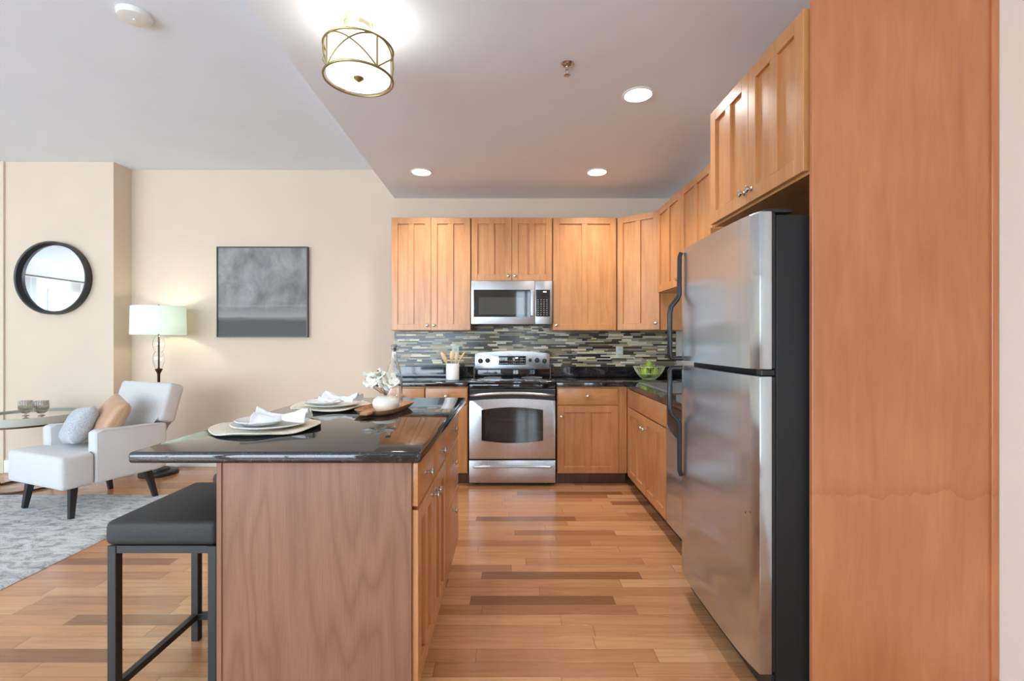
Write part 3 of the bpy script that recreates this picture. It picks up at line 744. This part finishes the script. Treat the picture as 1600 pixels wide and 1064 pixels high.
for i in range(14):
    a = R(228); aa = a + (i % 2)*.10
    pr.box(bx_+.0447*math.cos(aa)-.0012, bx_+.0447*math.cos(aa)+.0012, by_+.0447*math.sin(aa)-.0004, by_+.0447*math.sin(aa)+.0004, vz+.05+i*.0062, vz+.0545+i*.0062)
build('printed_marks', pr, 'black', gb)
random.seed(3)
th = thing('flower_sprig', 'white blossom sprig with brown buds rising from the squat vase', 'flowers', (vx, vy, vz+.08))
fl = [(-.075, -.01, .178), (-.048, -.03, .150), (-.020, -.035, .170), (-.030, .01, .185), (.012, -.03, .150), (.030, -.005, .165), (.045, -.035, .132), (-.072, -.02, .145), (.0, -.05, .138), (-.05, .0, .19)]
sm = MB()
for p in fl: sm.tube([(vx, vy, vz+.01), (vx+p[0]*.1, vy+p[1]*.1, vz+.085), (vx+p[0]*.6, vy+p[1]*.6, vz+.085+(p[2]-.085)*.7), (vx+p[0], vy+p[1], vz+p[2])], .0012, 6)
build('stem', sm, 'stem', th)
for p in fl:
    m = MB(Matrix.Translation((vx+p[0], vy+p[1], vz+p[2])) @ Matrix.Rotation(random.uniform(-.9, .9), 4, 'X') @ Matrix.Rotation(random.uniform(-.9, .9), 4, 'Y'))
    for i in range(5):
        a0 = 2*PI*i/5+random.random()
        def pet(u, v, a0=a0):
            l = u*.040; w_ = .018*math.sin(PI*min(1, u*.92+.06))**.7*(v*2-1)
            z = .014*u**1.5-.010*u*u*abs(v*2-1)
            return (l*math.cos(a0)-w_*math.sin(a0), l*math.sin(a0)+w_*math.cos(a0), z)
        m.sheet(pet, 7, 5)
    f = build('flower', m, 'petal', th, sharp=180); solid(f, .0006)
    build('flower_center', MB().lathe([(0, -.003), (.004, 0), (.003, .004), (0, .005)], 10, (vx+p[0], vy+p[1], vz+p[2]+.002)), plain('flower heart', srgb(176, 172, 120), .8), f)
for p in ((-.098, -.01, .158), (-.102, -.015, .148), (-.040, .0, .205), (-.092, -.02, .140)):
    bb_ = build('bud', MB().lathe([(0, -.006), (.005, -.002), (.0055, .002), (.003, .007), (0, .009)], 10, (vx+p[0], vy+p[1], vz+p[2])), 'bud', th)
    build('twig', MB().tube([(vx-.02, vy, vz+.09), (vx+p[0]*.7, vy+p[1], vz+p[2]-.015), (vx+p[0], vy+p[1], vz+p[2]-.004)], .001, 6), 'stem', bb_)

# ------------------------------------------------------------------ counter items
kx_, ky_ = -.552, 4.46
th = thing('utensil_crock', 'white ceramic crock holding wooden utensils left of the range', 'crock', (kx_, ky_, ZT))
k_ = MB(); k_.cap = False
k_.lathe([(0, 0), (.057, 0), (.061, .004), (.061, .148), (.059, .151), (.055, .148), (.055, .01), (0, .008)], 36, (kx_, ky_, ZT))
build('pot', k_, 'white', th)
def _basis(d):
    z = d.normalized(); x_ = Vector((1, 0, 0)); x_ = (x_-z*x_.dot(z)).normalized(); y_ = z.cross(x_)
    return Matrix(((x_.x, y_.x, z.x, 0), (x_.y, y_.y, z.y, 0), (x_.z, y_.z, z.z, 0), (0, 0, 0, 1)))
def utensil(name, tip, foot, hw, hl, label):
    f = Vector(foot); t = Vector(tip); d = (t-f)
    th = build(name, MB().tube([f, f+d*.5, t-d.normalized()*hl*.9], .0055, 8), 'spoon'); tag(th, label, 'utensil')
    # head
    m = Matrix.Translation(t-d.normalized()*hl*.5) @ _basis(d)
    def hd(u, v):
        a = 2*PI*u; z = (v-.5)*hl; rr = math.sin(PI*min(max(v, .0), 1))**.45
        return (math.cos(a)*hw*.5*rr, math.sin(a)*.006*rr, z)
    b = MB(m).sheet(hd, 16, 12, True)
    build('head', b, 'spoon', th, world=False, weld=True)
zb = ZT+.012
utensil('wooden_spatula', (kx_-.105, ky_-.022, ZT+.262), (kx_+.022, ky_-.018, zb), .042, .12, 'pale wooden spatula leaning far left in the white crock')
utensil('wooden_spoon', (kx_-.010, ky_+.034, ZT+.272), (kx_-.020, ky_+.026, zb), .044, .10, 'wooden spoon standing upright in the white crock')
utensil('wooden_fork', (kx_+.038, ky_+.034, ZT+.262), (kx_+.012, ky_+.026, zb), .036, .09, 'wooden fork standing just right of the upright spoon')
utensil('wooden_stirrer', (kx_+.115, ky_+.0, ZT+.262), (kx_-.035, ky_+.002, zb), .020, .09, 'thin wooden stirrer leaning far right in the white crock')
# wire bowl with pears
wx, wy = 1.30, 4.55
th = thing('wire_bowl', 'cream wire fruit bowl in the corner of the right counter', 'bowl', (wx, wy, ZT))
wprof = [(.060, .004), (.085, .022), (.112, .055), (.132, .090), (.145, .118)]
wm = MB()
for i in range(34):
    a = 2*PI*i/34; wm.tube([(wx+r*math.cos(a), wy+r*math.sin(a), ZT+z) for r, z in wprof], .0022, 6)
build('basket', wm, 'wire', th)
build('rim', MB().ring(.146, .0034, (wx, wy, ZT+.119)), 'wire', th)
build('base_ring', MB().ring(.060, .0034, (wx, wy, ZT+.0038)).ring(.112, .0022, (wx, wy, ZT+.055)).ring(.03, .002, (wx, wy, ZT+.004)), 'wire', th)
pear_prof = [(0, .004), (.012, .0), (.028, .008), (.037, .026), (.036, .044), (.027, .062), (.018, .076), (.012, .086), (.004, .090), (0, .089)]
def pear(x_, y_, z_, rot, tilt, label, first=[None]):
    if not first[0]:
        th = thing('pear', label, 'fruit', (x_, y_, z_), 0, 'green pears in the wire bowl')
        build('flesh', MB().lathe(pear_prof, 24), 'pear', th, world=False)
        build('stalk', MB().tube([(0, 0, .088), (.002, 0, .098), (.006, 0, .106)], .0014, 6), 'stem', th, world=False)
        first[0] = th
    else: th = copy_tree(first[0]); th.location = (x_, y_, z_); th['label'] = label
    th.rotation_euler = (tilt, 0, rot)
pear(wx+.0, wy-.005, ZT+.088, 0, .05, 'green pear on top of the fruit in the wire bowl')
pear(wx-.048, wy-.030, ZT+.024, 0.5, .12, 'green pear at the front left of the wire bowl')
pear(wx+.045, wy-.036, ZT+.024, 2.0, .10, 'green pear at the front right of the wire bowl')
pear(wx+.040, wy+.045, ZT+.024, 3.4, .10, 'green pear at the back right of the wire bowl')
pear(wx-.042, wy+.048, ZT+.024, 4.6, .10, 'green pear at the back left of the wire bowl')

# ------------------------------------------------------------------ living corner: armchair
CA = R(-22)
th = thing('armchair', 'pale grey upholstered armchair with black tapered legs', 'armchair', (-3.30, 3.755, 0), CA)
def rb(x0, x1, y0, y1, z0, z1, b=.03, sg=4): return MB().box(x0, x1, y0, y1, z0, z1, b, sg)
RZ = .016
sd = MB().prism([(-.35, -.345), (.35, -.345), (.35, -.1435), (.243, -.1435), (.243, .30), (-.243, .30), (-.243, -.1435), (-.35, -.1435)], .235, .468, .028, 5)
build('seat', sd, 'chair', th, world=False)
for sgn in (-1, 1):
    a0, a1 = (.2445, .35) if sgn > 0 else (-.35, -.2445)
    mt = Matrix(((0, 0, 1, a0), (1, 0, 0, 0), (0, 1, 0, 0), (0, 0, 0, 1)))
    arm = MB(mt).prism([(-.142, .236), (-.142, .615), (-.10, .62), (.36, .605), (.36, .25), (.30, .236)], 0, a1-a0, .022, 4)
    ar = build('armrest', arm, 'chair', th, world=False)
    xs_ = a1-.006 if sgn > 0 else a0+.006
    build('piping', MB().tube([(a1-.004, -.130, .26), (a1-.004, -.130, .600), (a1-.006, -.09, .615), (a1-.006, .34, .602)], .0035, 6).tube([(a0+.004, -.130, .45), (a0+.004, -.130, .600), (a0+.006, -.09, .615), (a0+.006, .28, .603)], .0035, 6), 'chair', ar, world=False)
mb = MB(Matrix.Translation((0, .285, .37)) @ Matrix.Rotation(R(-17), 4, 'X'))
mb.M = mb.M @ Matrix(((1, 0, 0, 0), (0, 0, -1, .075), (0, 1, 0, 0), (0, 0, 0, 1)))
mb.prism([(-.238, 0), (.238, 0), (.238, .252), (.34, .252), (.33, .57), (-.33, .57), (-.34, .252), (-.238, .252)], 0, .13, .03, 5)
build('backrest', mb, 'chair', th, world=False)
for lx, ly, dx, dy in ((-.27, -.24, -.03, -.025), (.27, -.24, .03, -.025), (-.27, .25, -.03, .05), (.27, .25, .03, .05)):
    z0 = RZ+.002 if ly < 0 else .0005
    lg = MB().tube([(lx+dx, ly+dy, z0), (lx, ly, .245)], [.021, .032], 4, sq=True)
    build('leg', lg, 'leg', th, world=False)
def pillow(name, w_, h, t, m, mat, label, lump=0, back=None):
    def fn(side):
        def f(u, v):
            a, b = u*2-1, v*2-1
            ex = 1-.10*(1-abs(b)**2)*(abs(a) > .0)*abs(a)**8; 
            px = a*w_/2*(1-.07*(1-b*b)*a*a); pz = b*h/2*(1-.07*(1-a*a)*b*b)
            k = max(0, (1-a**4))**.55*max(0, (1-b**4))**.55
            d = t/2*k*(1+.10*noise.noise((a*2.2+side, b*2.2, 1)))+lump*noise.noise((a*9, b*9, side*5.))*k
            return (px, side*d, pz)
        return f
    mb = MB(m).sheet(fn(-1), 36, 36); mb.mi = 1 if back else 0; mb.sheet(fn(1), 36, 36)
    o = build(name, mb, [mat, back] if back else mat, weld=True, sharp=180); return tag(o, label, 'pillow')
cm_ = Matrix.Translation((-3.30, 3.755, 0)) @ Matrix.Rotation(CA, 4, 'Z')
pillow('throw_pillow', .36, .36, .15, cm_ @ Matrix.Translation((.10, .085, .660)) @ Matrix.Rotation(R(-14), 4, 'Z') @ Matrix.Rotation(R(-24), 4, 'X') @ Matrix.Rotation(R(10), 4, 'Y'), 'satin', 'tan satin pillow leaning on the armchair back', 0, 'satin2')
pillow('throw_pillow', .33, .30, .16, cm_ @ Matrix.Translation((-.045, -.05, .620)) @ Matrix.Rotation(R(-20), 4, 'Z') @ Matrix.Rotation(R(-26), 4, 'X') @ Matrix.Rotation(R(-8), 4, 'Y'), 'pillow_g', 'fluffy light grey pillow in front of the tan pillow', .008)

# rug
def rug_top(u, v):
    x_, y_ = -4.95+u*2.33, .9+v*3.07
    e = min(u, 1-u)*2.33; e2 = min(v, 1-v)*3.07; k = min(1, min(e, e2)/.02)
    return (x_, y_, .002+k*(.010+.0035*noise.noise((x_*22, y_*22, 0))))
rg = MB().sheet(rug_top, 160, 200); rg.box(-4.95, -2.62, .9, 3.97, .0005, .0035)
tag(build('area_rug', rg, 'rug'), 'grey and white streaked shaggy area rug under the armchair', 'rug')

# side table with glasses
tx, ty, tr_ = -4.27, 4.235, .385
th = thing('side_table', 'round mirror-topped side table with grey band and thin bronze legs behind the armchair', 'table', (tx, ty, 0))
bd = MB(); bd.cap = False
bd.lathe([(tr_-.022, .572), (tr_, .572), (tr_+.002, .60), (tr_, .634), (tr_-.022, .634), (tr_-.022, .572)], 64, (tx, ty, 0)); build('band', bd, 'table_band', th)
bz = MB(); bz.cap = False
bz.lathe([(tr_-.03, .555), (tr_-.012, .555), (tr_-.012, .5715), (tr_-.03, .5715), (tr_-.03, .555)], 64, (tx, ty, 0)); build('lower_ring', bz, 'bronze', th)
build('table_top', MB().lathe([(tr_-.0225, .612), (tr_-.0225, .620)], 64, (tx, ty, 0)), plain('pale mirrored table top', (.72, .72, .70, 1), .06, 1), th)
build('base_ring', MB().ring(.25, .008, (tx, ty, .0085)), 'bronze', th)
for a in (20, 100, 180, 260):
    ca, sa = math.cos(R(a)), math.sin(R(a))
    build('leg', MB().tube([(tx+.25*ca, ty+.25*sa, .012), (tx+(tr_-.021)*ca, ty+(tr_-.021)*sa, .565)], .0065, 8), 'bronze', th)
def goblet(x_, y_, label, first=[None]):
    z0 = .6205
    if not first[0]:
        th = thing('drinking_glass', label, 'glass', (x_, y_, z0), 0, 'pair of smoke glasses on the side table')
        n = 40; 
        def gf(u, v):
            prof = [(.001, 0), (.026, 0), (.026, .003), (.008, .010), (.008, .016), (.030, .028), (.047, .048), (.054, .075), (.054, .105), (.051, .138), (.049, .138), (.0515, .105), (.0515, .076), (.044, .050), (.028, .032), (.001, .028)]
            r, z = prof[int(round(v*15))]; t = 2*PI*u
            if v > .35 and v < .65: r *= 1+.025*math.cos(t*20)
            return (r*.92*math.cos(t), r*.92*math.sin(t), z*.94)
        build('bowl', MB().sheet(gf, 160, 15, True), 'glass_smoke', th, world=False, sharp=60)
        first[0] = th
    else: th = copy_tree(first[0]); th.location = (x_, y_, z0); th['label'] = label
goblet(-4.275, 4.22, 'left of the two ribbed smoke-grey stemmed glasses on the side table')
goblet(-4.135, 4.22, 'right of the two ribbed smoke-grey stemmed glasses, nearer the armchair')

# floor lamp
lx, ly = -3.385, 4.60
th = thing('floor_lamp', 'lit floor lamp with pale drum shade and clear glass column behind the armchair', 'lamp', (lx, ly, 0))
build('base', MB().lathe([(0, 0), (.16, 0), (.162, .006), (.16, .028), (.15, .034), (.09, .036), (.088, .055), (.03, .06), (0, .06)], 48, (lx, ly, .001)), 'dark_metal', th)
build('pole', MB().lathe([(.012, .06), (.012, .96), (.03, 1.0), (.033, 1.008), (.012, 1.01), (.0075, 1.02), (.0075, 1.60)], 20, (lx, ly, 0)), 'bronze', th)
gl = MB(); gl.cap = False
op = [(.022, 1.012), (.034, 1.03), (.046, 1.08), (.048, 1.12), (.040, 1.155), (.030, 1.172), (.040, 1.19), (.050, 1.23), (.047, 1.275), (.034, 1.31), (.022, 1.325)]
gl.lathe(op+[(r-.003, z) for r, z in op[::-1]]+[op[0]], 32, (lx, ly, 0)); build('glass_column', gl, 'glass', th)
sh = MB(); sh.cap = False
sh.lathe([(.224, 1.337), (.218, 1.605), (.2165, 1.605), (.2225, 1.337), (.224, 1.337)], 64, (lx, ly, 0)); so = build('lamp_shade', sh, 'shade', th)
sp_ = MB()
for a in (0, 120, 240): sp_.tube([(lx, ly, 1.595), (lx+.2165*math.cos(R(a)), ly+.2165*math.sin(R(a)), 1.60)], .002, 6)
build('spider', sp_, 'bronze', so); build('finial', MB().lathe([(.006, 1.60), (.009, 1.612), (.006, 1.622), (0, 1.626)], 14, (lx, ly, 0)), 'dark_metal', so)
def lamp(kind, name, loc, energy, color, parent=None, **kw):
    d = bpy.data.lights.new(name, kind); d.energy = energy; d.color = color
    for k, v in kw.items(): setattr(d, k, v)
    o = bpy.data.objects.new(name, d); C.objects.link(o)
    if parent: o.parent = parent; o.location = Vector(loc)-parent.location
    else: o.location = loc
    return o
lamp('POINT', 'bulb', (lx+.05, ly-.03, 1.47), 4*K, (1, .90, .76), th, shadow_soft_size=.04)

# painting and mirror
th = thing('framed_painting', 'square grey abstract seascape painting in thin dark and silver frame on the beige wall', 'painting', (-2.517, YW-.002, 1.312))
px0, px1, pz0, pz1 = -2.975, -2.058, 1.312, 2.226
build('canvas', MB().box(px0+.012, px1-.012, YW-.032, YW-.004, pz0+.012, pz1-.012), 'canvas', th)
f = MB()
for a in ((px0, px0+.010, pz0, pz1), (px1-.010, px1, pz0, pz1), (px0+.010, px1-.010, pz0, pz0+.010), (px0+.010, px1-.010, pz1-.010, pz1)): f.box(a[0], a[1], YW-.042, YW-.003, a[2], a[3], .001, 1)
build('frame', f, plain('dark pewter frame', srgb(92, 86, 82), .4, .5), th)
mx_, mz_, my_ = -4.41, 1.88, 4.649
th = thing('wall_mirror', 'round wall mirror with deep black frame beside the floor lamp', 'mirror', (mx_, my_, mz_))
fr = MB(); fr.cap = False
fr.lathe([(.300, .0), (.348, .0), (.350, .004), (.350, .066), (.346, .070), (.336, .070), (.330, .066), (.318, .020), (.300, .018), (.300, 0)], 96, (mx_, my_, mz_), 'y'); build('frame', fr, 'dark_metal', th)
build('mirror_glass', MB().lathe([(0, .018), (.3165, .018), (.3165, .021), (0, .021)], 96, (mx_, my_, mz_), 'y'), 'mirror', th)

# ------------------------------------------------------------------ ceiling fixtures
cx_, cy_ = -.69, 2.16
th = thing('ceiling_lamp', 'lit semi-flush drum ceiling lamp with crossed metal cage', 'lamp', (cx_, cy_, ZK))
build('canopy', MB().lathe([(.0, -.055), (.022, -.055), (.030, -.052), (.052, -.040), (.058, -.022), (.064, -.018), (.065, 0.0), (0, 0.0)], 40, (cx_, cy_, ZK-.0005)), 'brass_pale', th)
build('stem', MB().lathe([(.010, 2.57), (.010, 2.664)], 14, (cx_, cy_, 0)), 'brass_pale', th)
R_, z0, z1 = .150, 2.455, 2.590
cg = MB().ring(R_, .0052, (cx_, cy_, z1), 64, 8).ring(R_, .0052, (cx_, cy_, z0), 64, 8)
ph = R(-90+48)
cp_ = lambda a, z: (cx_+R_*math.cos(a), cy_+R_*math.sin(a), z)
for i in range(4):
    a = ph+i*PI/2
    cg.tube([cp_(a, z0), cp_(a, z1)], .0038, 6)
    for sg in (0, 1):
        cg.tube([cp_(a+PI/2*(t/14), (z0+(z1-z0)*math.sin(t/14*PI/2)**1.0) if sg == 0 else (z0+(z1-z0)*math.cos(t/14*PI/2))) for t in range(15)], .0036, 6)
build('cage', cg, 'brass', th)
s_ = MB(); s_.cap = False
s_.lathe([(.138, z0+.006), (.138, z1-.004), (.136, z1-.004), (.136, z0+.006), (.138, z0+.006)], 64, (cx_, cy_, 0)); build('lamp_shade', s_, 'shade_glow', th)
df = build('diffuser', MB().lathe([(0, z0+.006), (.1355, z0+.009), (.1355, z0+.013), (0, z0+.011)], 64, (cx_, cy_, 0)), 'diff_glow', th)
build('finial', MB().lathe([(0, z0-.012), (.006, z0-.010), (.012, z0-.004), (.020, z0+.002), (.022, z0+.0055), (0, z0+.0058)], 24, (cx_, cy_, 0)), 'brass', df)
lamp('POINT', 'bulb', (cx_+.03, cy_, 2.60), 1.7*K, (.96, .97, 1), th, shadow_soft_size=.04)
def downlight(x_, y_, label):
    th = thing('recessed_light', label, 'light', (x_, y_, ZK), 0, 'recessed kitchen downlights')
    t = MB(); t.cap = False
    t.lathe([(.078, 0), (.090, 0), (.092, -.003), (.088, -.006), (.078, -.006), (.078, 0)], 48, (x_, y_, ZK-.0005)); build('trim_ring', t, 'trimw', th)
    build('lens', MB().lathe([(0, -.001), (.077, -.001), (.077, -.004), (0, -.0045)], 48, (x_, y_, ZK)), 'bulb_disc', th)
    l = lamp('SPOT', 'beam', (x_, y_, ZK-.02), 64*K, (1, .97, .93), th, spot_size=R(140), spot_blend=.9, shadow_soft_size=.07)
downlight(.738, 2.81, 'lit recessed ceiling light above the refrigerator side, nearest the camera')
downlight(-.774, 4.10, 'lit recessed ceiling light above the left end of the back cabinets')
downlight(.727, 4.10, 'lit recessed ceiling light in front of the corner cabinet')
sx_, sy_ = .287, 2.50
th = thing('fire_sprinkler', 'small chrome fire sprinkler head hanging from the kitchen ceiling', 'sprinkler', (sx_, sy_, ZK))
build('escutcheon', MB().lathe([(0, -.014), (.014, -.014), (.030, -.006), (.036, -.002), (.036, 0), (0, 0)], 32, (sx_, sy_, ZK-.0005)), 'nickel', th)
build('frame', MB().lathe([(.009, -.03), (.009, -.0142)], 14, (sx_, sy_, ZK)).tube([(sx_-.008, sy_, ZK-.03), (sx_-.012, sy_, ZK-.042), (sx_-.002, sy_, ZK-.058)], .0022, 6).tube([(sx_+.008, sy_, ZK-.03), (sx_+.012, sy_, ZK-.042), (sx_+.002, sy_, ZK-.058)], .0022, 6), 'nickel', th)
build('deflector', MB().lathe([(0, -.058), (.016, -.058), (.016, -.060), (0, -.061)], 20, (sx_, sy_, ZK)), 'nickel', th)
dx_, dy_ = -2.0, 2.545
th = thing('smoke_detector', 'flat round white smoke detector on the high living room ceiling', 'smoke detector', (dx_, dy_, ZC))
build('body', MB().lathe([(0, -.030), (.05, -.030), (.074, -.024), (.080, -.012), (.082, 0), (0, 0)], 48, (dx_, dy_, ZC-.0005)), 'plastic_w', th)
build('test_button', MB().lathe([(0, -.033), (.009, -.033), (.010, -.0305), (0, -.0303)], 16, (dx_, dy_, ZC-.0005)), 'white', th)
